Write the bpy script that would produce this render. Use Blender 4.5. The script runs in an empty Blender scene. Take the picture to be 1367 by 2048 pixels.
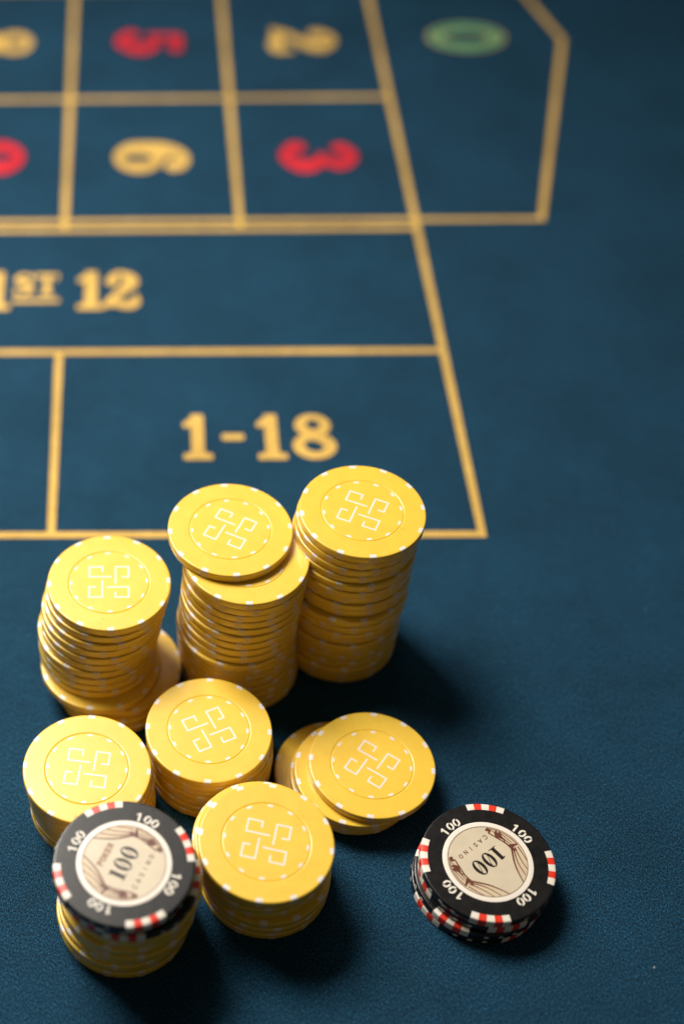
import bpy, math, random
import numpy as np
from mathutils import Vector, Matrix

random.seed(7)
SC = bpy.context.scene
COL = SC.collection
MM = 0.001            # everything below is written in millimetres
R_ = math.radians

# ------------------------------------------------------------------ camera
cam_d = bpy.data.cameras.new('camera')
cam = bpy.data.objects.new('camera', cam_d)
COL.objects.link(cam)
cam.location = (-132.67265*MM, -344.55661*MM, 385.93357*MM)
cam.rotation_euler = (0.65852, 0.01507, 0.01064)
cam_d.sensor_fit = 'HORIZONTAL'
cam_d.sensor_width = 36.0
cam_d.lens = 2752.842/1367*36.0
cam_d.shift_x = (683.5-201.59)/1367
cam_d.shift_y = (1263.996-1024)/1367
cam_d.clip_start = 0.01
cam_d.clip_end = 50
cam_d.dof.use_dof = True
cam_d.dof.focus_distance = 0.426
cam_d.dof.aperture_fstop = cam_d.lens/13.0
cam_d.dof.aperture_blades = 0
SC.camera = cam

# ------------------------------------------------------------------ room light, lamp and added fill
world = bpy.data.worlds.new('World')
SC.world = world
world.use_nodes = True
bg = world.node_tree.nodes['Background']
bg.inputs['Color'].default_value = (1.0, 0.88, 0.66, 1)
bg.inputs['Strength'].default_value = 0.078

def lamp(name, loc, target, w, h, power, color):
    d = bpy.data.lights.new(name, 'AREA')
    d.shape = 'RECTANGLE'; d.size = w; d.size_y = h
    d.energy = power; d.color = color
    o = bpy.data.objects.new(name, d)
    COL.objects.link(o)
    o.location = loc
    o.rotation_euler = (Vector(target)-Vector(loc)).to_track_quat('-Z', 'Y').to_euler()
    return o
key = lamp('table_lamp', (-0.47, 0.35, 0.78), (-0.22, 0.0, 0), 0.38, 0.38, 3.85, (1.0, 0.94, 0.86))
lamp('fill_panel', (-0.50, 0.80, 1.25), (-0.12, -0.08, 0), 1.4, 0.9, 3.0, (1.0, 0.96, 0.92))  # unseen broad panel, added for faint fill and sheen on the chips
key.data.spread = R_(82)

SC.view_settings.view_transform = 'Standard'
SC.view_settings.look = 'None'
SC.view_settings.exposure = 0.0
SC.view_settings.gamma = 1.0

# ------------------------------------------------------------------ materials
def srgb(r, g, b):
    f = lambda c: (c/255/12.92) if c/255 <= .04045 else ((c/255+.055)/1.055)**2.4
    return (f(r), f(g), f(b), 1)

def mat(name, color, rough=.5, spec=.5, noise=None, bump=None, coat=0, coat_rough=.1, sss=0, dirt=0):
    """noise=(scale per metre, dark factor, light factor); bump=(scale, strength, distance m)"""
    m = bpy.data.materials.new(name); m.use_nodes = True
    nt = m.node_tree; b = nt.nodes['Principled BSDF']
    b.inputs['Base Color'].default_value = color
    b.inputs['Roughness'].default_value = rough
    b.inputs['Specular IOR Level'].default_value = spec
    b.inputs['Coat Weight'].default_value = coat
    b.inputs['Coat Roughness'].default_value = coat_rough
    if sss:
        b.inputs['Subsurface Weight'].default_value = sss
        b.inputs['Subsurface Radius'].default_value = (.0016, .0009, .0003)
        b.inputs['Subsurface Scale'].default_value = 1.0
    tc = nt.nodes.new('ShaderNodeTexCoord')
    info = nt.nodes.new('ShaderNodeObjectInfo')
    add = nt.nodes.new('ShaderNodeVectorMath'); add.operation = 'ADD'
    nt.links.new(tc.outputs['Object'], add.inputs[0])
    nt.links.new(info.outputs['Location'], add.inputs[1])
    if noise:
        n = nt.nodes.new('ShaderNodeTexNoise'); n.inputs['Scale'].default_value = noise[0]
        n.inputs['Detail'].default_value = 5
        nt.links.new(add.outputs[0], n.inputs['Vector'])
        mr = nt.nodes.new('ShaderNodeMapRange')
        mr.inputs['From Min'].default_value = .3; mr.inputs['From Max'].default_value = .7
        mr.inputs['To Min'].default_value = noise[1]; mr.inputs['To Max'].default_value = noise[2]
        nt.links.new(n.outputs['Fac'], mr.inputs['Value'])
        mx = nt.nodes.new('ShaderNodeVectorMath'); mx.operation = 'SCALE'
        mx.inputs[0].default_value = color[:3]
        nt.links.new(mr.outputs['Result'], mx.inputs['Scale'])
        nt.links.new(mx.outputs[0], b.inputs['Base Color'])
    if dirt:
        src = b.inputs['Base Color'].links[0].from_socket
        n = nt.nodes.new('ShaderNodeTexNoise'); n.inputs['Scale'].default_value = 330
        n.inputs['Detail'].default_value = 3; nt.links.new(add.outputs[0], n.inputs['Vector'])
        mr = nt.nodes.new('ShaderNodeMapRange')
        mr.inputs['From Min'].default_value = .70; mr.inputs['From Max'].default_value = .75
        mr.inputs['To Max'].default_value = dirt
        nt.links.new(n.outputs['Fac'], mr.inputs['Value'])
        mx = nt.nodes.new('ShaderNodeMix'); mx.data_type = 'RGBA'
        nt.links.new(mr.outputs['Result'], mx.inputs['Factor']); nt.links.new(src, mx.inputs['A'])
        mx.inputs['B'].default_value = (.22, .13, .04, 1)
        nt.links.new(mx.outputs['Result'], b.inputs['Base Color'])
        # handling marks change the gloss
        n2 = nt.nodes.new('ShaderNodeTexNoise'); n2.inputs['Scale'].default_value = 90
        n2.inputs['Detail'].default_value = 6; n2.inputs['Roughness'].default_value = .7
        nt.links.new(add.outputs[0], n2.inputs['Vector'])
        m2 = nt.nodes.new('ShaderNodeMapRange'); m2.inputs['From Min'].default_value = .35; m2.inputs['From Max'].default_value = .7
        m2.inputs['To Min'].default_value = rough-.03; m2.inputs['To Max'].default_value = rough+.07
        nt.links.new(n2.outputs['Fac'], m2.inputs['Value']); nt.links.new(m2.outputs['Result'], b.inputs['Roughness'])
    if bump:
        n = nt.nodes.new('ShaderNodeTexNoise'); n.inputs['Scale'].default_value = bump[0]
        n.inputs['Detail'].default_value = 4
        nt.links.new(add.outputs[0], n.inputs['Vector'])
        bp = nt.nodes.new('ShaderNodeBump'); bp.inputs['Strength'].default_value = bump[1]
        bp.inputs['Distance'].default_value = bump[2]
        nt.links.new(n.outputs['Fac'], bp.inputs['Height'])
        nt.links.new(bp.outputs['Normal'], b.inputs['Normal'])
    return m

def felt_mat(name, color, light, sheen_col, grain=1.0):
    m = bpy.data.materials.new(name); m.use_nodes = True
    nt = m.node_tree; L = nt.links.new; b = nt.nodes['Principled BSDF']
    b.inputs['Roughness'].default_value = .85
    b.inputs['Specular IOR Level'].default_value = .12
    b.inputs['Sheen Weight'].default_value = .10
    b.inputs['Sheen Roughness'].default_value = .42
    b.inputs['Sheen Tint'].default_value = sheen_col
    tc = nt.nodes.new('ShaderNodeTexCoord')
    def noise(scale, detail, vec=None, rough=.55):
        n = nt.nodes.new('ShaderNodeTexNoise'); n.inputs['Scale'].default_value = scale
        n.inputs['Detail'].default_value = detail; n.inputs['Roughness'].default_value = rough
        L(vec or tc.outputs['Object'], n.inputs['Vector']); return n
    fine = noise(1900, 3, rough=.7)
    fibre_map = nt.nodes.new('ShaderNodeMapping')
    fibre_map.inputs['Scale'].default_value = (1.0, .45, 1.0)
    fibre_map.inputs['Rotation'].default_value = (0, 0, R_(25))
    L(tc.outputs['Object'], fibre_map.inputs['Vector'])
    fib = noise(3000, 2, fibre_map.outputs[0], .6)
    blot = noise(24, 5); blot2 = noise(140, 3)
    def rng(n, a, c, lo, hi):
        r = nt.nodes.new('ShaderNodeMapRange')
        r.inputs['From Min'].default_value = a; r.inputs['From Max'].default_value = c
        r.inputs['To Min'].default_value = lo; r.inputs['To Max'].default_value = hi
        L(n.outputs['Fac'], r.inputs['Value']); return r.outputs['Result']
    def mul(a, c):
        x = nt.nodes.new('ShaderNodeMath'); x.operation = 'MULTIPLY'; L(a, x.inputs[0]); L(c, x.inputs[1]); return x.outputs[0]
    g = grain
    k = mul(rng(fine, .35, .68, 1-.55*g, 1+.75*g), rng(fib, .35, .68, 1-.45*g, 1+.65*g))
    k = mul(k, mul(rng(blot, .3, .7, .82, 1.18), rng(blot2, .3, .7, .92, 1.08)))
    sc = nt.nodes.new('ShaderNodeVectorMath'); sc.operation = 'SCALE'
    sc.inputs[0].default_value = color[:3]
    L(k, sc.inputs['Scale'])
    # stray lighter fibres in the nap
    mixf = nt.nodes.new('ShaderNodeMix'); mixf.data_type = 'RGBA'
    L(rng(fib, .62, .75, 0, .5*g), mixf.inputs['Factor'])
    L(sc.outputs[0], mixf.inputs['A']); mixf.inputs['B'].default_value = light
    L(mixf.outputs['Result'], b.inputs['Base Color'])
    addn = nt.nodes.new('ShaderNodeMath'); addn.operation = 'ADD'
    L(fine.outputs['Fac'], addn.inputs[0]); L(fib.outputs['Fac'], addn.inputs[1])
    bp = nt.nodes.new('ShaderNodeBump'); bp.inputs['Strength'].default_value = .8
    bp.inputs['Distance'].default_value = .0003
    L(addn.outputs[0], bp.inputs['Height']); L(bp.outputs['Normal'], b.inputs['Normal'])
    return m

M = {}
M['felt'] = felt_mat('blue_felt', (.0064, .0355, .067, 1), (.05, .16, .29, 1), (.15, .45, .80, 1), 1.5)
M['print_gold'] = felt_mat('gold_print', (.62, .39, .095, 1), (.6, .43, .16, 1), (1, .8, .4, 1), .35)
M['print_red'] = felt_mat('red_print', (.55, .022, .035, 1), (.6, .1, .1, 1), (1, .5, .4, 1), .35)
M['print_dark'] = felt_mat('dark_print', (.05, .012, .03, 1), (.05, .03, .03, 1), (.5, .4, .4, 1), .35)
M['print_green'] = felt_mat('green_print', (.07, .30, .15, 1), (.2, .42, .25, 1), (.6, 1, .7, 1), .35)
M['yellow'] = mat('yellow_plastic', (.79, .508, .048, 1), .31, .5, (260, .95, 1.03), (900, .05, .0002), dirt=.22, coat=.3, coat_rough=.13)
M['blush'] = mat('pale_print', (.76, .69, .62, 1), .4, .5, (900, .92, 1.04))
M['blush_shaded'] = mat('shaded_pale_print', (.72, .50, .24, 1), .42, .5, (900, .92, 1.04))  # same pale print, with the shade of the chip sides put into its colour
M['black'] = mat('black_clay', (.0065, .006, .006, 1), .32, .30, (420, .6, 1.7), (2400, .25, .0002), coat=.35, coat_rough=.10)
M['cream'] = mat('cream_clay', (.78, .72, .62, 1), .42, .5, (800, .88, 1.05), (2400, .1, .0001))
M['red'] = mat('red_clay', (.72, .035, .012, 1), .38, .5, (800, .85, 1.08), (2400, .1, .0001))
M['paper'] = mat('beige_inlay', (.60, .51, .37, 1), .40, .5, (160, .94, 1.05))
M['ring'] = mat('cream_ring', (.80, .73, .64, 1), .40, .5, (160, .96, 1.03))
M['ink'] = mat('black_ink', (.012, .009, .006, 1), .35, .4)
M['brown'] = mat('brown_ink', (.12, .035, .018, 1), .4, .4)
M['brown_soft'] = mat('light_brown_ink', (.26, .13, .07, 1), .4, .4)
M['lint'] = mat('lint', (.75, .8, .85, 1), .8, .2)

# ------------------------------------------------------------------ mesh helpers
def mesh(name, verts, faces, mats, fmat=None, smooth=False, angle=None):
    me = bpy.data.meshes.new(name)
    me.from_pydata([(x*MM, y*MM, z*MM) for x, y, z in verts], [], faces)
    for m in (mats if isinstance(mats, (list, tuple)) else [mats]):
        me.materials.append(m)
    if fmat is not None:
        me.polygons.foreach_set('material_index', fmat)
    me.update()
    if smooth:
        me.polygons.foreach_set('use_smooth', [True]*len(me.polygons))
        if angle: me.set_sharp_from_angle(angle=R_(angle))
    return me

def obj(name, me, parent=None, loc=None, rotz=0, **props):
    o = bpy.data.objects.new(name, me)
    COL.objects.link(o)
    if parent: o.parent = parent
    if loc: o.location = [c*MM for c in loc]
    o.rotation_euler[2] = rotz
    for k, v in props.items(): o[k] = v
    return o

def lathe(prof, seg=96, close_axis=True):
    """prof: list of (r,z), first and last may lie on the axis"""
    V, F = [], []; rings = []
    for r, z in prof:
        if r < 1e-6:
            rings.append([len(V)]); V.append((0, 0, z))
        else:
            s = len(V); rings.append(list(range(s, s+seg)))
            V += [(r*math.cos(2*math.pi*i/seg), r*math.sin(2*math.pi*i/seg), z) for i in range(seg)]
    for a, b in zip(rings, rings[1:]):
        for i in range(seg):
            j = (i+1) % seg
            if len(a) == 1: F.append((a[0], b[j], b[i]))
            elif len(b) == 1: F.append((a[i], a[j], b[0]))
            else: F.append((a[i], a[j], b[j], b[i]))
    return V, F

def sweep_patch(prof, a0, a1, seg=4):
    """thin closed patch: prof is a closed loop of (r,z) swept from angle a0 to a1"""
    V, F = [], []; n = len(prof)
    for s in range(seg+1):
        a = a0+(a1-a0)*s/seg
        V += [(r*math.cos(a), r*math.sin(a), z) for r, z in prof]
    for s in range(seg):
        for i in range(n):
            j = (i+1) % n
            F.append((s*n+i, s*n+j, (s+1)*n+j, (s+1)*n+i))
    F.append(tuple(range(n))[::-1]); F.append(tuple(seg*n+i for i in range(n)))
    return V, F

def extrude_poly(pts, z0, z1):
    n = len(pts)
    V = [(x, y, z0) for x, y in pts]+[(x, y, z1) for x, y in pts]
    F = [tuple(range(n))[::-1], tuple(range(n, 2*n))]
    F += [(i, (i+1) % n, n+(i+1) % n, n+i) for i in range(n)]
    return V, F

def merge(parts):
    V, F = [], []
    for v, f in parts:
        k = len(V); V += list(v); F += [tuple(i+k for i in q) for q in f]
    return V, F

# flat print from a signed distance function, cut with clean edges (marching squares)
def sdf_sheet(fn, x0, x1, y0, y1, step, z):
    nx = int((x1-x0)/step)+2; ny = int((y1-y0)/step)+2
    X = x0+np.arange(nx)*step; Y = y0+np.arange(ny)*step
    G = fn(*np.meshgrid(X, Y, indexing='ij'))
    V, F, ids = [], [], {}
    def node(i, j):
        k = (i, j)
        if k not in ids: ids[k] = len(V); V.append((X[i], Y[j], z))
        return ids[k]
    def edge(i, j, a, b):
        k = ((i, j), (a, b)) if (i, j) < (a, b) else ((a, b), (i, j))
        if k not in ids:
            (p, q), (r, s) = k; u, v = G[p, q], G[r, s]; t = u/(u-v)
            ids[k] = len(V); V.append((X[p]+(X[r]-X[p])*t, Y[q]+(Y[s]-Y[q])*t, z))
        return ids[k]
    ins = G < 0
    full = ins[:-1, :-1] & ins[1:, :-1] & ins[1:, 1:] & ins[:-1, 1:]
    anyi = ins[:-1, :-1] | ins[1:, :-1] | ins[1:, 1:] | ins[:-1, 1:]
    done = set()
    for i, j in zip(*np.nonzero(anyi)):
        if (i, j) in done: continue
        if full[i, j]:
            k = i                                    # run of full cells: merge along x only as single cells
            F.append((node(i, j), node(i+1, j), node(i+1, j+1), node(i, j+1))); continue
        cs = [(i, j), (i+1, j), (i+1, j+1), (i, j+1)]; poly = []
        for a in range(4):
            p, q = cs[a], cs[(a+1) % 4]
            if ins[p]: poly.append(node(*p))
            if ins[p] != ins[q]: poly.append(edge(*p, *q))
        if len(poly) >= 3: F.append(tuple(poly))
    return V, F

# distance helpers -------------------------------------------------------------
def seg_d(x, y, ax, ay, bx, by, ra, rb=None):
    rb = ra if rb is None else rb
    dx, dy = bx-ax, by-ay; L2 = dx*dx+dy*dy+1e-12
    t = np.clip(((x-ax)*dx+(y-ay)*dy)/L2, 0, 1)
    return np.hypot(x-ax-t*dx, y-ay-t*dy)-(ra+(rb-ra)*t)

def brush(x, y, pts):
    """pts: (x, y, r) smooth stroke (Catmull-Rom)"""
    P = [pts[0]]+list(pts)+[pts[-1]]; S = []
    for k in range(1, len(P)-2):
        p0, p1, p2, p3 = (np.array(q, float) for q in P[k-1:k+3])
        for t in np.linspace(0, 1, 9)[(0 if k == 1 else 1):]:
            S.append(.5*((2*p1)+(-p0+p2)*t+(2*p0-5*p1+4*p2-p3)*t*t+(-p0+3*p1-3*p2+p3)*t**3))
    d = 1e9
    for a, b in zip(S, S[1:]): d = np.minimum(d, seg_d(x, y, a[0], a[1], b[0], b[1], a[2], b[2]))
    return d

def poly_line(x, y, pts, r):
    d = 1e9
    for a, b in zip(pts, pts[1:]): d = np.minimum(d, seg_d(x, y, a[0], a[1], b[0], b[1], r))
    return d

def ellip(x, y, cx, cy, rx, ry, rot=0):
    c, s = math.cos(rot), math.sin(rot)
    u = (x-cx)*c+(y-cy)*s; v = -(x-cx)*s+(y-cy)*c
    k = np.sqrt((u/rx)**2+(v/ry)**2); return (k-1)*min(rx, ry)

def rrect(x, y, cx, cy, hx, hy, r):
    a = np.abs(x-cx)-hx+r; b = np.abs(y-cy)-hy+r
    return np.minimum(np.maximum(a, b), 0)+np.hypot(np.maximum(a, 0), np.maximum(b, 0))-r

MN = np.minimum; MX = np.maximum

# heavy slab figures for the layout, cap height 1, origin at the middle --------
def G1(x, y):
    d = rrect(x, y, .02, 0, .125, .5, .02)
    d = MN(d, rrect(x, y, .02, -.44, .285, .065, .03))
    d = MN(d, seg_d(x, y, -.20, .27, .03, .43, .065, .075))
    return MN(d, brush(x, y, [(-.11, -.37, .03), (.0, -.33, .08), (.15, -.37, .03)]))
def G8(x, y):
    o = MN(ellip(x, y, 0, .245, .30, .255), ellip(x, y, 0, -.21, .36, .29))
    h = MN(ellip(x, y, .01, .265, .115, .105, -.35), ellip(x, y, -.01, -.215, .16, .12, -.35))
    return MX(o, -h)
def G0(x, y): return MX(ellip(x, y, 0, 0, .36, .5), -ellip(x, y, 0, 0, .115, .36))
def GZ(x, y): return MX(ellip(x, y, 0, 0, .40, .5), -ellip(x, y, 0, 0, .20, .37))
def G6(x, y):
    o = ellip(x, y, .0, -.17, .36, .33)
    d = MN(o, MX(ellip(x, y, .06, .0, .42, .5), x-.02))
    d = MX(d, -ellip(x, y, .02, -.19, .10, .2))
    d = MX(d, -ellip(x, y, .10, .245, .12, .10))
    d = MN(d, brush(x, y, [(.0, .44, .055), (.12, .44, .055), (.24, .36, .07)]))
    return MN(d, ellip(x, y, .2, .29, .13, .12))
def G9(x, y): return G6(-x, -y)
def G3(x, y):
    d = brush(x, y, [(-.20, .30, .12), (-.1, .42, .07), (.05, .43, .07), (.18, .26, .125), (.08, .08, .07), (-.04, .03, .05)])
    return MN(d, brush(x, y, [(-.04, .03, .05), (.12, .0, .08), (.22, -.2, .15), (.06, -.42, .08), (-.1, -.43, .07), (-.23, -.29, .13)]))
def G2(x, y):
    d = brush(x, y, [(-.19, .24, .125), (-.12, .42, .06), (.04, .44, .06), (.18, .24, .145), (.04, .0, .10), (-.2, -.22, .06), (-.30, -.36, .05)])
    return MN(d, brush(x, y, [(-.30, -.39, .06), (-.12, -.34, .09), (.10, -.40, .10), (.25, -.34, .10), (.29, -.16, .04)]))
def G5(x, y):
    d = rrect(x, y, .02, .40, .25, .095, .03)
    d = MN(d, rrect(x, y, -.19, .2, .05, .24, .02))
    return MN(d, brush(x, y, [(-.19, .03, .04), (.02, .11, .06), (.20, -.12, .155), (.06, -.41, .08), (-.1, -.43, .07), (-.23, -.29, .125)]))
def GD(x, y): return rrect(x, y, 0, 0, .19, .07, .06)
def GS(x, y):
    d = brush(x, y, [(.24, .28, .05), (.12, .42, .06), (-.08, .42, .07), (-.2, .24, .11), (0, .04, .14), (.2, -.2, .13), (.06, -.42, .07), (-.12, -.42, .06), (-.25, -.28, .05)])
    return MN(d, MN(rrect(x, y, .27, .33, .04, .15, .02), rrect(x, y, -.27, -.33, .04, .15, .02)))
def GT(x, y):
    d = MN(rrect(x, y, 0, 0, .125, .5, .02), rrect(x, y, 0, .43, .42, .065, .02))
    d = MN(d, rrect(x, y, 0, -.44, .24, .06, .02))
    return MN(d, MN(rrect(x, y, .37, .33, .04, .16, .02), rrect(x, y, -.37, .33, .04, .16, .02)))

def glyph_mesh(name, items, step, z, m):
    """items: list of (fn, cx, cy, height, width factor, rot)  -> one flat printed mark"""
    parts = []
    for fn, cx, cy, h, wf, rot in items:
        V, F = sdf_sheet(lambda x, y: fn(x, y), -.56, .56, -.56, .56, step, 0)
        c, s = math.cos(rot), math.sin(rot)
        V = [((x*h*wf)*c-(y*h)*s+cx, (x*h*wf)*s+(y*h)*c+cy, z) for x, y, _ in V]
        parts.append((V, F))
    V, F = merge(parts)
    return mesh(name, V, F, m)

# ------------------------------------------------------------------ table and printed layout
def box(x0, x1, y0, y1, z0, z1):
    return [(x0, y0, z0), (x1, y0, z0), (x1, y1, z0), (x0, y1, z0), (x0, y0, z1), (x1, y0, z1), (x1, y1, z1), (x0, y1, z1)], \
        [(3, 2, 1, 0), (4, 5, 6, 7), (0, 1, 5, 4), (1, 2, 6, 5), (2, 3, 7, 6), (3, 0, 4, 7)]
V, F = box(-1100, 900, -520, 950, -25, 0)
table = obj('table', mesh('table', V, F, M['felt']), kind='structure')
PZ = .10                                         # printed sheets above the nap

W = 80.407; Y1, Y2, Y3 = 103.05, 187.17, 295.29
LW = 3.0
def line(ax, ay, bx, by, z, wd=LW, lab=None):
    d = Vector((bx-ax, by-ay)); n = Vector((-d.y, d.x)).normalized()*wd/2
    u = d.normalized()*0
    P = [(ax-n.x-u.x, ay-n.y-u.y, z), (bx-n.x+u.x, by-n.y+u.y, z), (bx+n.x+u.x, by+n.y+u.y, z), (ax+n.x-u.x, ay+n.y-u.y, z)]
    o = obj('layout_line', mesh('layout_line', P, [(0, 1, 2, 3)], M['print_gold']), table)
    if lab: o['label'] = lab
    return o
XL = -560; h = LW/2
zA, zB = PZ, PZ+.06
line(XL, 0, h, 0, zA, lab='gold line nearest the chips')
line(XL, Y1, 0, Y1, zA)
line(XL, Y2, 0, Y2, zA)
line(XL, Y2+6.2, 57.3+h, Y2+6.2, zA, 2.8)
line(XL, Y3, 0, Y3, zA)
line(XL, Y3+108.1, 0, Y3+108.1, zA)
line(0, -h+.02, 0, 620, zB, lab='gold line down the right side of the number grid')
for i in (1, 2, 3, 4, 5):
    line(-W*i, Y2, -W*i, 620, zB)
for i in (2, 4):
    line(-W*i, 0, -W*i, Y1, zB)
line(-W*4, Y1, -W*4, Y2, zB)
A = (57.3, Y2+6.2-1.4); B = (97.2, 349.3); Cc = (0, 349.3+(349.3-A[1]))
line(A[0], A[1], B[0], B[1], zB+.03)
line(B[0]-.3, B[1]-1.2, 57.3, 2*349.3-A[1], zB+.06)
line(57.3, 2*349.3-A[1], 0, 2*349.3-A[1], zA)

def figure(name, fns, cx, cy, hgt, rot, m, label, wf=1.0, gap=0, outline=None, om='print_dark'):
    """figures set side by side along the reading direction"""
    n = len(fns); items = []; c, s = math.cos(rot), math.sin(rot)
    for k, f in enumerate(fns):
        dx = (k-(n-1)/2)*gap
        items.append((f, cx+dx*c, cy+dx*s, hgt, wf, rot))
    if outline:
        its = [((lambda x, y, g=f: g(x, y)-outline), a, b, hh, w2, r) for f, a, b, hh, w2, r in items]
        od = obj('number_outline', glyph_mesh('number_outline', its, .02, zB, M[om]), table)
        od['label'] = ('dark' if om == 'print_dark' else 'pale')+' edge round the '+label
    o = obj(name, glyph_mesh(name, items, .02, zB+.05, m), table)
    o['label'] = label
    return o
RT = R_(-90)
cy1, cy2 = 243.5, 347.5
NH = 38
figure('printed_number', [G3], -39.8, cy1, 36.5, RT, M['print_red'], 'red figure 3', .94, outline=.034)
figure('printed_number', [G6], -120.2, cy1+.5, 36.5, RT, M['print_gold'], 'gold figure 6', .96)
figure('printed_number', [G9], -201.0, cy1+1, NH, RT, M['print_red'], 'red figure 9', 1.0, outline=.034)
figure('printed_number', [G2], -39.8, cy2+2, 36, RT, M['print_gold'], 'gold figure 2', .96)
figure('printed_number', [G5], -120.2, cy2+1.5, 35, RT, M['print_red'], 'red figure 5', .94, outline=.034)
figure('printed_number', [G8], -201.0, cy2+2, NH, RT, M['print_gold'], 'gold figure 8', .95)
figure('printed_number', [GZ], 47.0, 351.5, 38.5, RT, M['print_green'], 'green figure 0', .84, outline=.022, om='print_gold')
# 1-18
CH = 25.2; cyb = 52.0
for f, x, lab in ((G1, -104.7, 'gold figure 1 before the dash'), (GD, -90.3, 'gold dash'), (G1, -75.4, 'gold figure 1 after the dash'), (G8, -58.3, 'gold figure 8 of 1-18')):
    figure('printed_number', [f], x, cyb if f is not GD else cyb-.2, CH, 0, M['print_gold'], lab, {G1: .80, GD: .95, G8: .95}[f])
# 1ST 12
for f, x, lab in ((G1, -148.4, 'gold figure 1 of 12'), (G2, -134.6, 'gold figure 2 of 12'), (G1, -189.6, 'gold figure 1 of 1ST')):
    figure('printed_number', [f], x, 143.6, CH+.6, 0, M['print_gold'], lab, .82 if f is G1 else .88)
figure('printed_letter', [GS], -177.6, 147.8, 14.5, 0, M['print_gold'], 'small raised gold letter S', .95)
figure('printed_letter', [GT], -167.4, 147.8, 14.5, 0, M['print_gold'], 'small raised gold letter T', .80)
V = [(-182.4, 135.6, zB), (-161.8, 135.6, zB), (-161.8, 138.0, zB), (-182.4, 138.0, zB)]
obj('underline', mesh('underline', V, [(0, 1, 2, 3)], M['print_gold']), table, label='gold bar under the small letters ST')

# ------------------------------------------------------------------ yellow chip
T = 3.15; TH = 3.13; E = .014
def chip_profile(R, groove):
    top = [(R, TH-.42), (R-.08, TH-.22), (R-.22, TH-.07), (R-.46, TH), (R-.62, TH)]
    bot = [(0, 0), (R-.6, 0), (R-.42, .02), (R-.22, .12), (R-.07, .30), (R, .52)]
    if groove: top += [(19, TH), (13.5, TH), (13.25, TH), (13.12, TH-.06), (12.98, TH-.16), (12.86, TH-.06), (12.75, TH), (12.6, TH), (11, TH)]
    return bot+top+[(0, TH)]
V, F = lathe(chip_profile(20, True), 120)
me_body = mesh('body', V, F, M['yellow'], smooth=True, angle=50)

def wrap_profile(R, rin, e, z0=.18):
    out = [(R+e, z0), (R+e, TH-.42), (R-.08+e*.8, TH-.22+e*.5), (R-.22+e*.5, TH-.07+e*.8), (R-.46, TH+e), (rin, TH+e)]
    inn = [(rin, TH-.08), (R-.5, TH-.15), (R-.2, TH-.5), (R-.12, z0)]
    return out+inn
a = .056
V, F = sweep_patch(wrap_profile(20, 18.62, E), -a, a, 4)
side = [1 if min(math.hypot(*V[i][:2]) for i in f) > 19.99 and max(V[i][2] for i in f) < TH-.2 else 0 for f in F]
me_spot = mesh('edge_spot', V, F, [M['blush'], M['blush_shaded']], fmat=side, smooth=True, angle=40)
V, F = sweep_patch([(12.62, TH-.05), (12.62, TH+E), (11.85, TH+E), (11.85, TH-.05)], -.066, .066, 3)
me_ispot = mesh('inner_spot', V, F, M['blush'])

def hook(pts, w):
    """mitred ribbon outline along an open polyline"""
    Lf, Rt = [], []
    n = len(pts)
    for i, p in enumerate(pts):
        p = Vector(p)
        d0 = (p-Vector(pts[i-1])).normalized() if i else None
        d1 = (Vector(pts[i+1])-p).normalized() if i < n-1 else None
        if d0 is None: d0 = d1
        if d1 is None: d1 = d0
        nrm = Vector((-(d0.y+d1.y), d0.x+d1.x)).normalized()
        k = w/2/max(.3, nrm.dot(Vector((-d0.y, d0.x))))
        Lf.append(p+nrm*k); Rt.append(p-nrm*k)
    V, F = [], []
    for z in (TH-.05, TH+E):
        V += [(p.x, p.y, z) for p in Lf]+[(p.x, p.y, z) for p in Rt]
    for i in range(n-1):
        F.append((2*n+i, 2*n+n+i, 2*n+n+i+1, 2*n+i+1))
        F.append((i, i+1, 2*n+i+1, 2*n+i)); F.append((n+i+1, n+i, 3*n+i, 3*n+i+1))
    F.append((0, 2*n, 3*n, n)); F.append((n-1, 2*n-1, 4*n-1, 3*n-1))
    return V, F
base_hook = [(.75, 2.15), (-6.35, 2.15), (-6.35, 6.35), (-2.1, 6.35), (-2.1, 4.2)]
parts = []
for q in range(4):
    c, s = math.cos(-q*math.pi/2), math.sin(-q*math.pi/2)
    parts.append(hook([(x*c-y*s, x*s+y*c) for x, y in base_hook], .56))
V, F = merge(parts)
me_emblem = mesh('emblem', V, F, M['blush'])

def ordinal(k, n):
    names = ['topmost', 'second', 'third', 'fourth', 'fifth', 'sixth', 'seventh', 'eighth', 'ninth', 'tenth', 'eleventh', 'twelfth',
             'thirteenth', 'fourteenth', 'fifteenth', 'sixteenth', 'seventeenth', 'eighteenth', 'nineteenth', 'twentieth']
    if k == n-1: return 'bottommost'
    if k == 0: return 'topmost'
    return names[k]+' from top'

def yellow_chip(x, y, z, rot, emblem_rot, label, group, face=False, tilt=None):
    t = bpy.data.objects.new('casino_chip', None); COL.objects.link(t)
    t.empty_display_size = .005
    t.location = (x*MM, y*MM, z*MM); t.rotation_euler = (0, 0, rot)
    if tilt: t.rotation_euler = (tilt[0], tilt[1], rot)
    t['label'] = label; t['category'] = 'casino chip'; t['group'] = group
    obj('body', me_body, t)
    for k in range(12):
        obj('edge_spot', me_spot, t, rotz=k*math.pi/6)
    if face:
        for k in range(12): obj('inner_spot', me_ispot, t, rotz=k*math.pi/6)
        obj('emblem', me_emblem, t, rotz=emblem_rot-rot)
    return t

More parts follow.
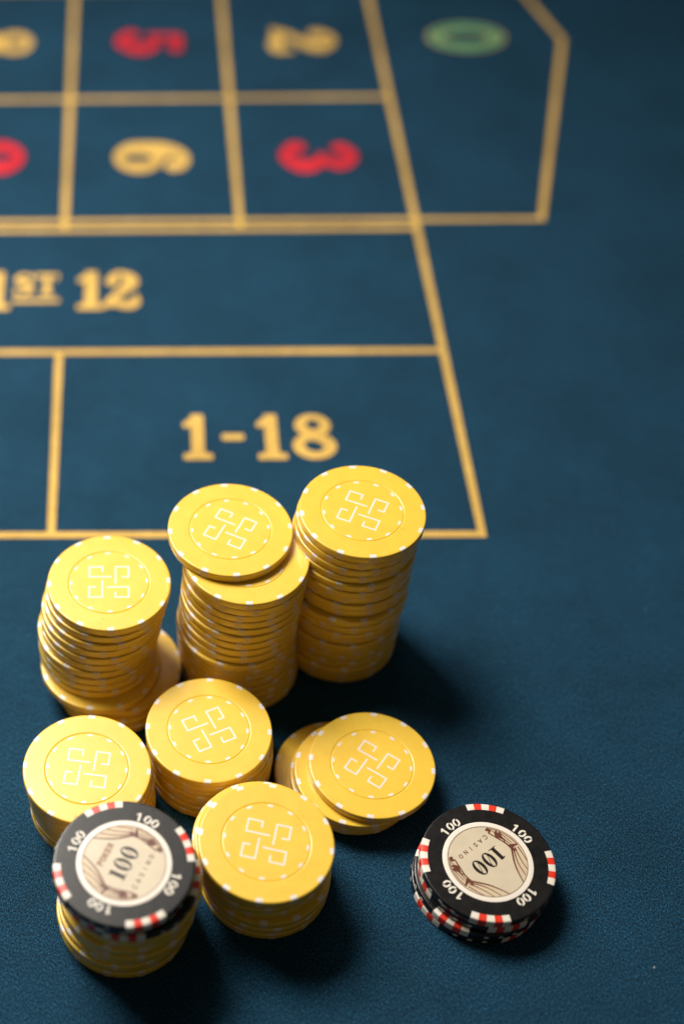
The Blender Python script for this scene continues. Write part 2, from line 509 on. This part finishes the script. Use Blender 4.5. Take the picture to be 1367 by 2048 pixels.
# ------------------------------------------------------------------ black chip
RB_ = 20.2
V, F = lathe(chip_profile(RB_, False), 120)
me_bbody = mesh('body', V, F, M['black'], smooth=True, angle=50)
BW = .1205
me_block = {}
V, F = sweep_patch(wrap_profile(RB_, 17.95, E, .12), -BW/2, BW/2, 5)
for k in ('cream', 'red'): me_block[k] = mesh('edge_block', V, F, M[k], smooth=True, angle=40)
# small lozenges on the rim between the blocks
def rim_dot(w, h):
    V, F = [], []; n = 14
    for i in range(n):
        a = 2*math.pi*i/n; u = math.copysign(abs(math.cos(a))**.7, math.cos(a))*w/2/RB_; v = math.copysign(abs(math.sin(a))**.7, math.sin(a))*h/2
        V.append(((RB_+E)*math.cos(u), (RB_+E)*math.sin(u), TH/2+v)); 
    V2 = [(x*.992, y*.992, z) for x, y, z in V]
    F = [tuple(range(n))[::-1]]+[(i, (i+1) % n, n+(i+1) % n, n+i) for i in range(n)]
    return V+V2, F
V, F = rim_dot(1.5, 1.0); me_dot = mesh('rim_mark', V, F, M['cream'])
V, F = lathe([(13.55, TH-.1), (13.55, TH+.012), (13.45, TH+.03), (12.1, TH+.03), (12.0, TH-.1)], 96)
me_ring = mesh('inlay_ring', V, F, M['ring'], smooth=True, angle=40)
V, F = lathe([(12.04, TH-.1), (12.04, TH+.02), (0, TH+.02)], 96)
me_inlay = mesh('inlay', V, F, M['paper'])
# stencil figures round the face
def s1(x, y): return MN(rrect(x, y, .06, 0, .115, .5, .05), seg_d(x, y, -.20, .26, .0, .40, .085, .09))
def s0(x, y):
    d = MX(ellip(x, y, 0, 0, .40, .5), -ellip(x, y, 0, 0, .165, .30))
    c, s = math.cos(.42), math.sin(.42)
    return MX(d, -(np.abs(x*c-y*s*1.0)-.055))
def arc_text(fns, r, hgt, adv):
    parts = []
    for k, f in enumerate(fns):
        a = -(k-(len(fns)-1)/2)*adv+(.02 if k == 0 else 0)
        V, F = sdf_sheet(f, -.56, .56, -.56, .56, .035, 0)
        c, s = math.cos(a-math.pi/2), math.sin(a-math.pi/2)
        V = [(x*hgt*c-(y*hgt+0)*s+r*math.cos(a), x*hgt*s+(y*hgt)*c+r*math.sin(a), TH+.012) for x, y, _ in V]
        parts.append((V, F))
    return merge(parts)
V, F = arc_text([s1, s0, s0], 15.35, 2.75, .158)
me_num = mesh('face_number', V, F, M['cream'])
# inlay print: big 100, CASINO, two drapes (in the reading frame of the inlay)
def big1(x, y):
    d = rrect(x, y, -4.28, 0, .62, 2.35, .05)
    d = MN(d, rrect(x, y, -4.15, -2.28, 1.45, .13, .05))
    d = MN(d, brush(x, y, [(-4.9, -2.1, .06), (-4.3, -1.9, .3), (-3.6, -2.1, .06)]))
    return MN(d, seg_d(x, y, -5.45, 1.95, -4.4, 2.15, .10, .22))
def big0(cx):
    def f(x, y):
        d = MX(ellip(x, y, cx, .02, 1.80, 2.72), -ellip(x, y, cx, .02, .74, 2.40))
        return MN(d, seg_d(x, y, cx-.60, -1.5, cx+.60, 1.6, .10))
    return f
def hundred(x, y): return MN(big1(x, y), MN(big0(-.72)(x, y), big0(3.42)(x, y)))
def letters(txt, y0, h, pitch, r, cx=0.0):
    L = {'C': [[(.4, .35), (.2, .5), (-.15, .5), (-.38, .25), (-.38, -.25), (-.15, -.5), (.2, -.5), (.4, -.35)]],
         'A': [[(-.42, -.5), (0, .5), (.42, -.5)], [(-.25, -.15), (.25, -.15)]],
         'S': [[(.32, .38), (.1, .5), (-.2, .46), (-.3, .25), (-.1, .05), (.15, -.05), (.32, -.25), (.15, -.48), (-.15, -.5), (-.33, -.36)]],
         'I': [[(0, .5), (0, -.5)]],
         'N': [[(-.35, -.5), (-.35, .5), (.35, -.5), (.35, .5)]],
         'O': [[(.4, 0), (.28, .38), (0, .5), (-.28, .38), (-.4, 0), (-.28, -.38), (0, -.5), (.28, -.38), (.4, 0)]],
         'P': [[(-.3, -.5), (-.3, .5), (.15, .5), (.33, .28), (.15, .02), (-.3, .02)]],
         'K': [[(-.3, .5), (-.3, -.5)], [(.35, .5), (-.3, 0), (.37, -.5)]],
         'E': [[(.3, .5), (-.3, .5), (-.3, -.5), (.3, -.5)], [(-.3, 0), (.2, 0)]],
         'R': [[(-.3, -.5), (-.3, .5), (.15, .5), (.33, .28), (.15, .02), (-.3, .02)], [(.0, .02), (.36, -.5)]]}
    strokes = []
    n = len(txt)
    for k, ch in enumerate(txt):
        ox = cx+(k-(n-1)/2)*pitch
        for s in L[ch]: strokes.append([(ox+px*h, y0+py*h) for px, py in s])
    def f(x, y):
        d = 1e9
        for s in strokes: d = MN(d, poly_line(x, y, s, r))
        return d
    return f
casino = letters('CASINO', -6.15, 1.25, 2.12, .13, -.2)
upper = letters('POKER', 5.85, 1.5, 1.6, .24, -.1)
def drape(sx):
    def f(x, y):
        x = x*sx                                    # drawn for the left side (x negative)
        st = lambda p, a, b: brush(x, y, [(q[0], q[1], a+(b-a)*i/(len(p)-1)) for i, q in enumerate(p)])
        d = brush(x, y, [(-7.55, -7.6, .28), (-8.1, -7.5, .55), (-8.1, -6.75, .35), (-7.5, -6.6, .12)])
        d = MN(d, st([(-7.4, -6.54), (-7.95, -4.45), (-8.45, -2.6), (-8.84, -1.1), (-8.92, .9)], .14, .22))
        d = MN(d, st([(-8.9, -7.3), (-10.4, -4.85), (-11.1, -2.4), (-11.35, -.4), (-11.35, 1.3)], .07, .10))
        d = MN(d, brush(x, y, [(-9.7, -5.6, .15), (-9.1, -5.0, .5), (-8.75, -4.2, .55), (-9.4, -3.5, .5), (-9.8, -4.6, .2)]))
        d = MN(d, st([(-8.9, -3.2), (-9.3, -2.2), (-9.0, -1.2)], .22, .08))
        d = MN(d, brush(x, y, [(-8.9, .3, .25), (-9.6, .8, .55), (-10.6, 1.2, .32), (-11.3, 1.6, .15)]))
        d = MN(d, brush(x, y, [(-9.2, .7, .45), (-9.1, 1.6, .5), (-9.3, 2.5, .28)]))
        d = MN(d, st([(-8.85, 1.6), (-7.05, 3.8), (-5.55, 5.9), (-4.2, 8.6), (-3.1, 11.35)], .26, .12))
        d = MN(d, st([(-9.4, 1.9), (-7.8, 4.1), (-6.5, 6.6), (-5.4, 10.2)], .16, .08))
        d = MN(d, st([(-10.0, 1.9), (-8.9, 4.1), (-8.0, 6.5), (-7.3, 9.3)], .13, .07))
        d = MN(d, st([(-10.8, 2.3), (-10.3, 4.3), (-9.4, 7.1)], .12, .07))
        d = MN(d, st([(-8.8, -6.9), (-9.0, -5.1), (-9.3, -3.5)], .07, .07))
        d = MN(d, st([(-10.2, -4.8), (-10.3, -2.3), (-10.4, 0)], .09, .07))
        d = MN(d, st([(-9.5, -3.0), (-9.6, -1.2), (-9.7, .1)], .12, .08))
        return MX(d-.05, np.hypot(x, y)-11.85)
    return f
def rim_line(x, y): return MX(np.abs(np.hypot(x, y)-11.8)-.075, -(12*0+1)) 
ZI = TH+.032
def sheet(name, fn, b, step, m, z=ZI):
    V, F = sdf_sheet(fn, *b, step, z); return mesh(name, V, F, m)
me_hund = sheet('inlay_number', hundred, (-6, 5.5, -2.9, 2.9), .09, M['ink'])
me_cas = sheet('inlay_lettering', casino, (-6.6, 6.4, -7.1, -5.2), .06, M['brown'])
me_upper = sheet('inlay_lettering', upper, (-5, 5, 4.8, 6.9), .08, M['brown_soft'])
me_drL = sheet('drape', drape(1), (-12, -2, -9, 12), .09, M['brown'])
me_drR = sheet('drape', drape(-1), (2, 12, -9, 12), .09, M['brown'])
V, F = lathe([(11.92, ZI), (11.76, ZI)], 120)
me_rim = mesh('inlay_border', V, F, M['brown'])
# faint tinted fill of the cloth behind the drape lines
M['paper_tint'] = mat('tinted_inlay', (.60, .475, .32, 1), .40, .5, (160, .94, 1.05))
def drape_fill(sx):
    def f(x, y):
        x = x*sx
        e1 = [(-7.4, -6.54), (-7.95, -4.45), (-8.45, -2.6), (-8.84, -1.1), (-8.9, 1.0), (-7.05, 3.8), (-5.55, 5.9), (-4.2, 8.6), (-3.1, 11.35)]
        ys = [p[1] for p in e1]; xs = [p[0] for p in e1]
        lim = np.interp(y, ys, xs)
        d = (x-lim)*.8
        d = MX(d, np.hypot(x, y)-11.8)
        return MX(d, -8-y)
    return f
me_fL = sheet('drape_cloth', drape_fill(1), (-12, -2, -9, 12), .12, M['paper_tint'], TH+.026)
me_fR = sheet('drape_cloth', drape_fill(-1), (2, 12, -9, 12), .12, M['paper_tint'], TH+.026)

def black_chip(x, y, z, rot, label, group, face=False, upper_row=False):
    t = bpy.data.objects.new('casino_chip', None); COL.objects.link(t)
    t.empty_display_size = .005
    t.location = (x*MM, y*MM, z*MM); t.rotation_euler = (0, 0, rot)
    t['label'] = label; t['category'] = 'casino chip'; t['group'] = group
    obj('body', me_bbody, t)
    for q in range(4):
        for k in range(5):
            o = obj('edge_block', me_block['cream' if k % 2 == 0 else 'red'], t, rotz=q*math.pi/2+(k-2)*BW*1.002)
            o['label'] = 'cream edge block' if k % 2 == 0 else 'red edge block'
        for k in (-1, 0, 1): obj('rim_mark', me_dot, t, rotz=q*math.pi/2+math.pi/4+k*.22)
        if face: obj('face_number', me_num, t, rotz=q*math.pi/2+math.pi/4)
    if face:
        obj('inlay_ring', me_ring, t)
        inl = obj('inlay', me_inlay, t)
        a = R_(45)
        obj('inlay_number', me_hund, inl, rotz=a)
        obj('inlay_lettering', me_cas, inl, rotz=a)
        if upper_row: obj('inlay_lettering', me_upper, inl, rotz=a)
        for me in (me_fL, me_fR): obj('drape_cloth', me, inl, rotz=a)
        for me in (me_drL, me_drR): obj('drape', me, inl, rotz=a)
        obj('inlay_border', me_rim, inl)
    return t

# ------------------------------------------------------------------ the stacks (x, y per chip, from the top down)
def stack(pts, where, group, emblem, spot_rot, faces=(0,), n_above=0, total=None, kind='yellow'):
    n = len(pts) if total is None else total
    for k, (x, y) in enumerate(pts):
        if 1 < k and len(pts) > 8: j = .55 if n == 20 else .26; x += random.uniform(-j, j)*.7; y += random.uniform(-j, j)
        z = (n-1-k-n_above)*T if total is None else (total-1-(k+n_above))*T
        rot = R_(spot_rot) if k == 0 else random.uniform(0, math.pi/6)
        lab = 'yellow chip, %s %s' % (ordinal(k+n_above, n), where)
        yellow_chip(x, y, z, rot, R_(emblem) if k == 0 else random.uniform(0, 6.28), lab, group, face=k in faces)

stack([(-138.25, -59.62), (-138.94, -60.11), (-139.64, -60.65), (-140.27, -61.15), (-140.57, -61.57), (-140.88, -61.88),
       (-142.13, -62.48), (-142.11, -62.91), (-142.05, -63.36), (-141.95, -63.64), (-141.3, -68.04), (-134.0, -66.98), (-136.42, -69.16), (-136.19, -69.72)],
      'of the leftmost tall stack', 'yellow chips in the leftmost tall stack', 0.2, 2.1, faces=(0, 10, 11, 12))
stack([(-99.33, -47.96), (-94.34, -56.77), (-93.84, -56.8), (-94.33, -56.73), (-94.51, -56.64), (-94.54, -57.1), (-94.75, -57.84), (-94.79, -58.28),
       (-95.02, -58.45), (-95.14, -58.56), (-95.78, -59.85), (-95.57, -59.89), (-95.39, -59.97), (-95.09, -60.08), (-94.71, -60.26), (-94.28, -60.47),
       (-93.85, -60.65), (-93.58, -60.76)],
      'of the middle tall stack', 'yellow chips in the middle tall stack', -28, 3.2, faces=(0, 1))
s3 = [(-57.73, -45.97), (-58.31, -45.74), (-58.9, -46.33), (-58.84, -46.17), (-58.54, -46.68), (-58.47, -46.92), (-58.36, -47.1), (-58.53, -47.3),
      (-58.76, -47.64), (-58.95, -48.69), (-59.0, -48.84), (-59.0, -49.01), (-59.09, -48.97), (-59.15, -49.35), (-59.22, -49.25), (-59.27, -49.39),
      (-59.18, -49.4), (-59.22, -49.23), (-58.99, -48.94), (-58.89, -48.67)]
stack(s3, 'of the rightmost, tallest stack', 'yellow chips in the rightmost tall stack', -25, 3.6)
stack([(-106.6, -101.99), (-106.3, -101.9), (-105.7, -101.7), (-105.5, -102.0), (-105.3, -101.8), (-105.4, -102.0), (-105.5, -102.1)],
      'of the low stack before the middle tall one', 'yellow chips in the low central stack', 24, -3.2)
stack([(-144.9, -116.5), (-144.6, -116.6), (-144.0, -116.9), (-143.6, -117.0), (-143.5, -116.8), (-143.3, -117.2), (-143.5, -117.0)],
      'of the low stack at the left edge', 'yellow chips in the low left stack', -8, -3.7)
stack([(-91.72, -145.69), (-92.53, -143.03), (-92.9, -141.6), (-92.6, -141.2), (-92.2, -141.5), (-91.9, -141.4), (-90.2, -143.3), (-90.0, -143.2), (-90.1, -143.35)],
      'of the low stack right of the black-topped one', 'yellow chips in the low front stack', -14, -9.5, faces=(0, 1, 6))
stack([(-54.55, -108.97), (-58.98, -109.98), (-60.02, -109.62), (-64.44, -106.28)],
      'of the slipped pile nearest the black pile', 'yellow chips in the slipped pile', -36, -7.8, faces=(0, 1, 2, 3))
stack([(-130.6, -157.3), (-131.2, -157.0), (-132.5, -157.2), (-132.4, -156.6), (-131.9, -156.9), (-133.1, -156.5), (-133.6, -156.6), (-133.3, -156.0), (-133.5, -156.1)],
      'of the stack under the black chips', 'yellow chips under the black chips', 10, 5, faces=(0, 1), n_above=3, total=12)

gb = 'black chips on top of the front left stack'
black_chip(-133.34, -157.77, 11*T, R_(18.5), 'black 100 chip lying face up on the front left yellow stack', gb, True, True)
black_chip(-133.9, -157.0, 10*T, R_(58), 'black chip with red and cream edge, second from the top of the front left stack', gb)
black_chip(-131.7, -157.5, 9*T, R_(-5), 'black chip with red and cream edge, lying directly on the yellow chips', gb)
gb = 'black chips in the separate pile'
black_chip(-23.5, -143.6, 3*T, R_(173.5), 'black 100 chip, topmost of the separate pile on bare felt', gb, True)
black_chip(-23.27, -143.9, 2*T, R_(10), 'black chip, second from the top of the separate black pile', gb)
black_chip(-24.49, -144.75, 1*T, R_(54), 'black chip slipped to the left, third from the top of the separate black pile', gb)
black_chip(-24.77, -144.6, 0, R_(30), 'black chip, bottommost of the separate black pile on the felt', gb)

# ------------------------------------------------------------------ lint on the cloth
parts = []
rl = random.Random(3)
for x, y, s in [(23.5, -172, .5)]+[(rl.uniform(-170, 60), rl.uniform(-190, -20), rl.uniform(.10, .2)) for _ in range(24)]:
    a = rl.uniform(0, 3.14); c, sn = math.cos(a)*s, math.sin(a)*s
    parts.append(([(x-c, y-sn, .12), (x+sn*.5, y-c*.5, .1), (x+c, y+sn, .12), (x-sn*.5, y+c*.5, .35)], [(0, 1, 2), (0, 2, 3), (0, 3, 1), (1, 3, 2)]))
V, F = merge(parts)
lint = obj('lint', mesh('lint', V, F, M['lint']), label='tiny pale lint specks scattered on the blue felt', category='lint', kind='stuff')
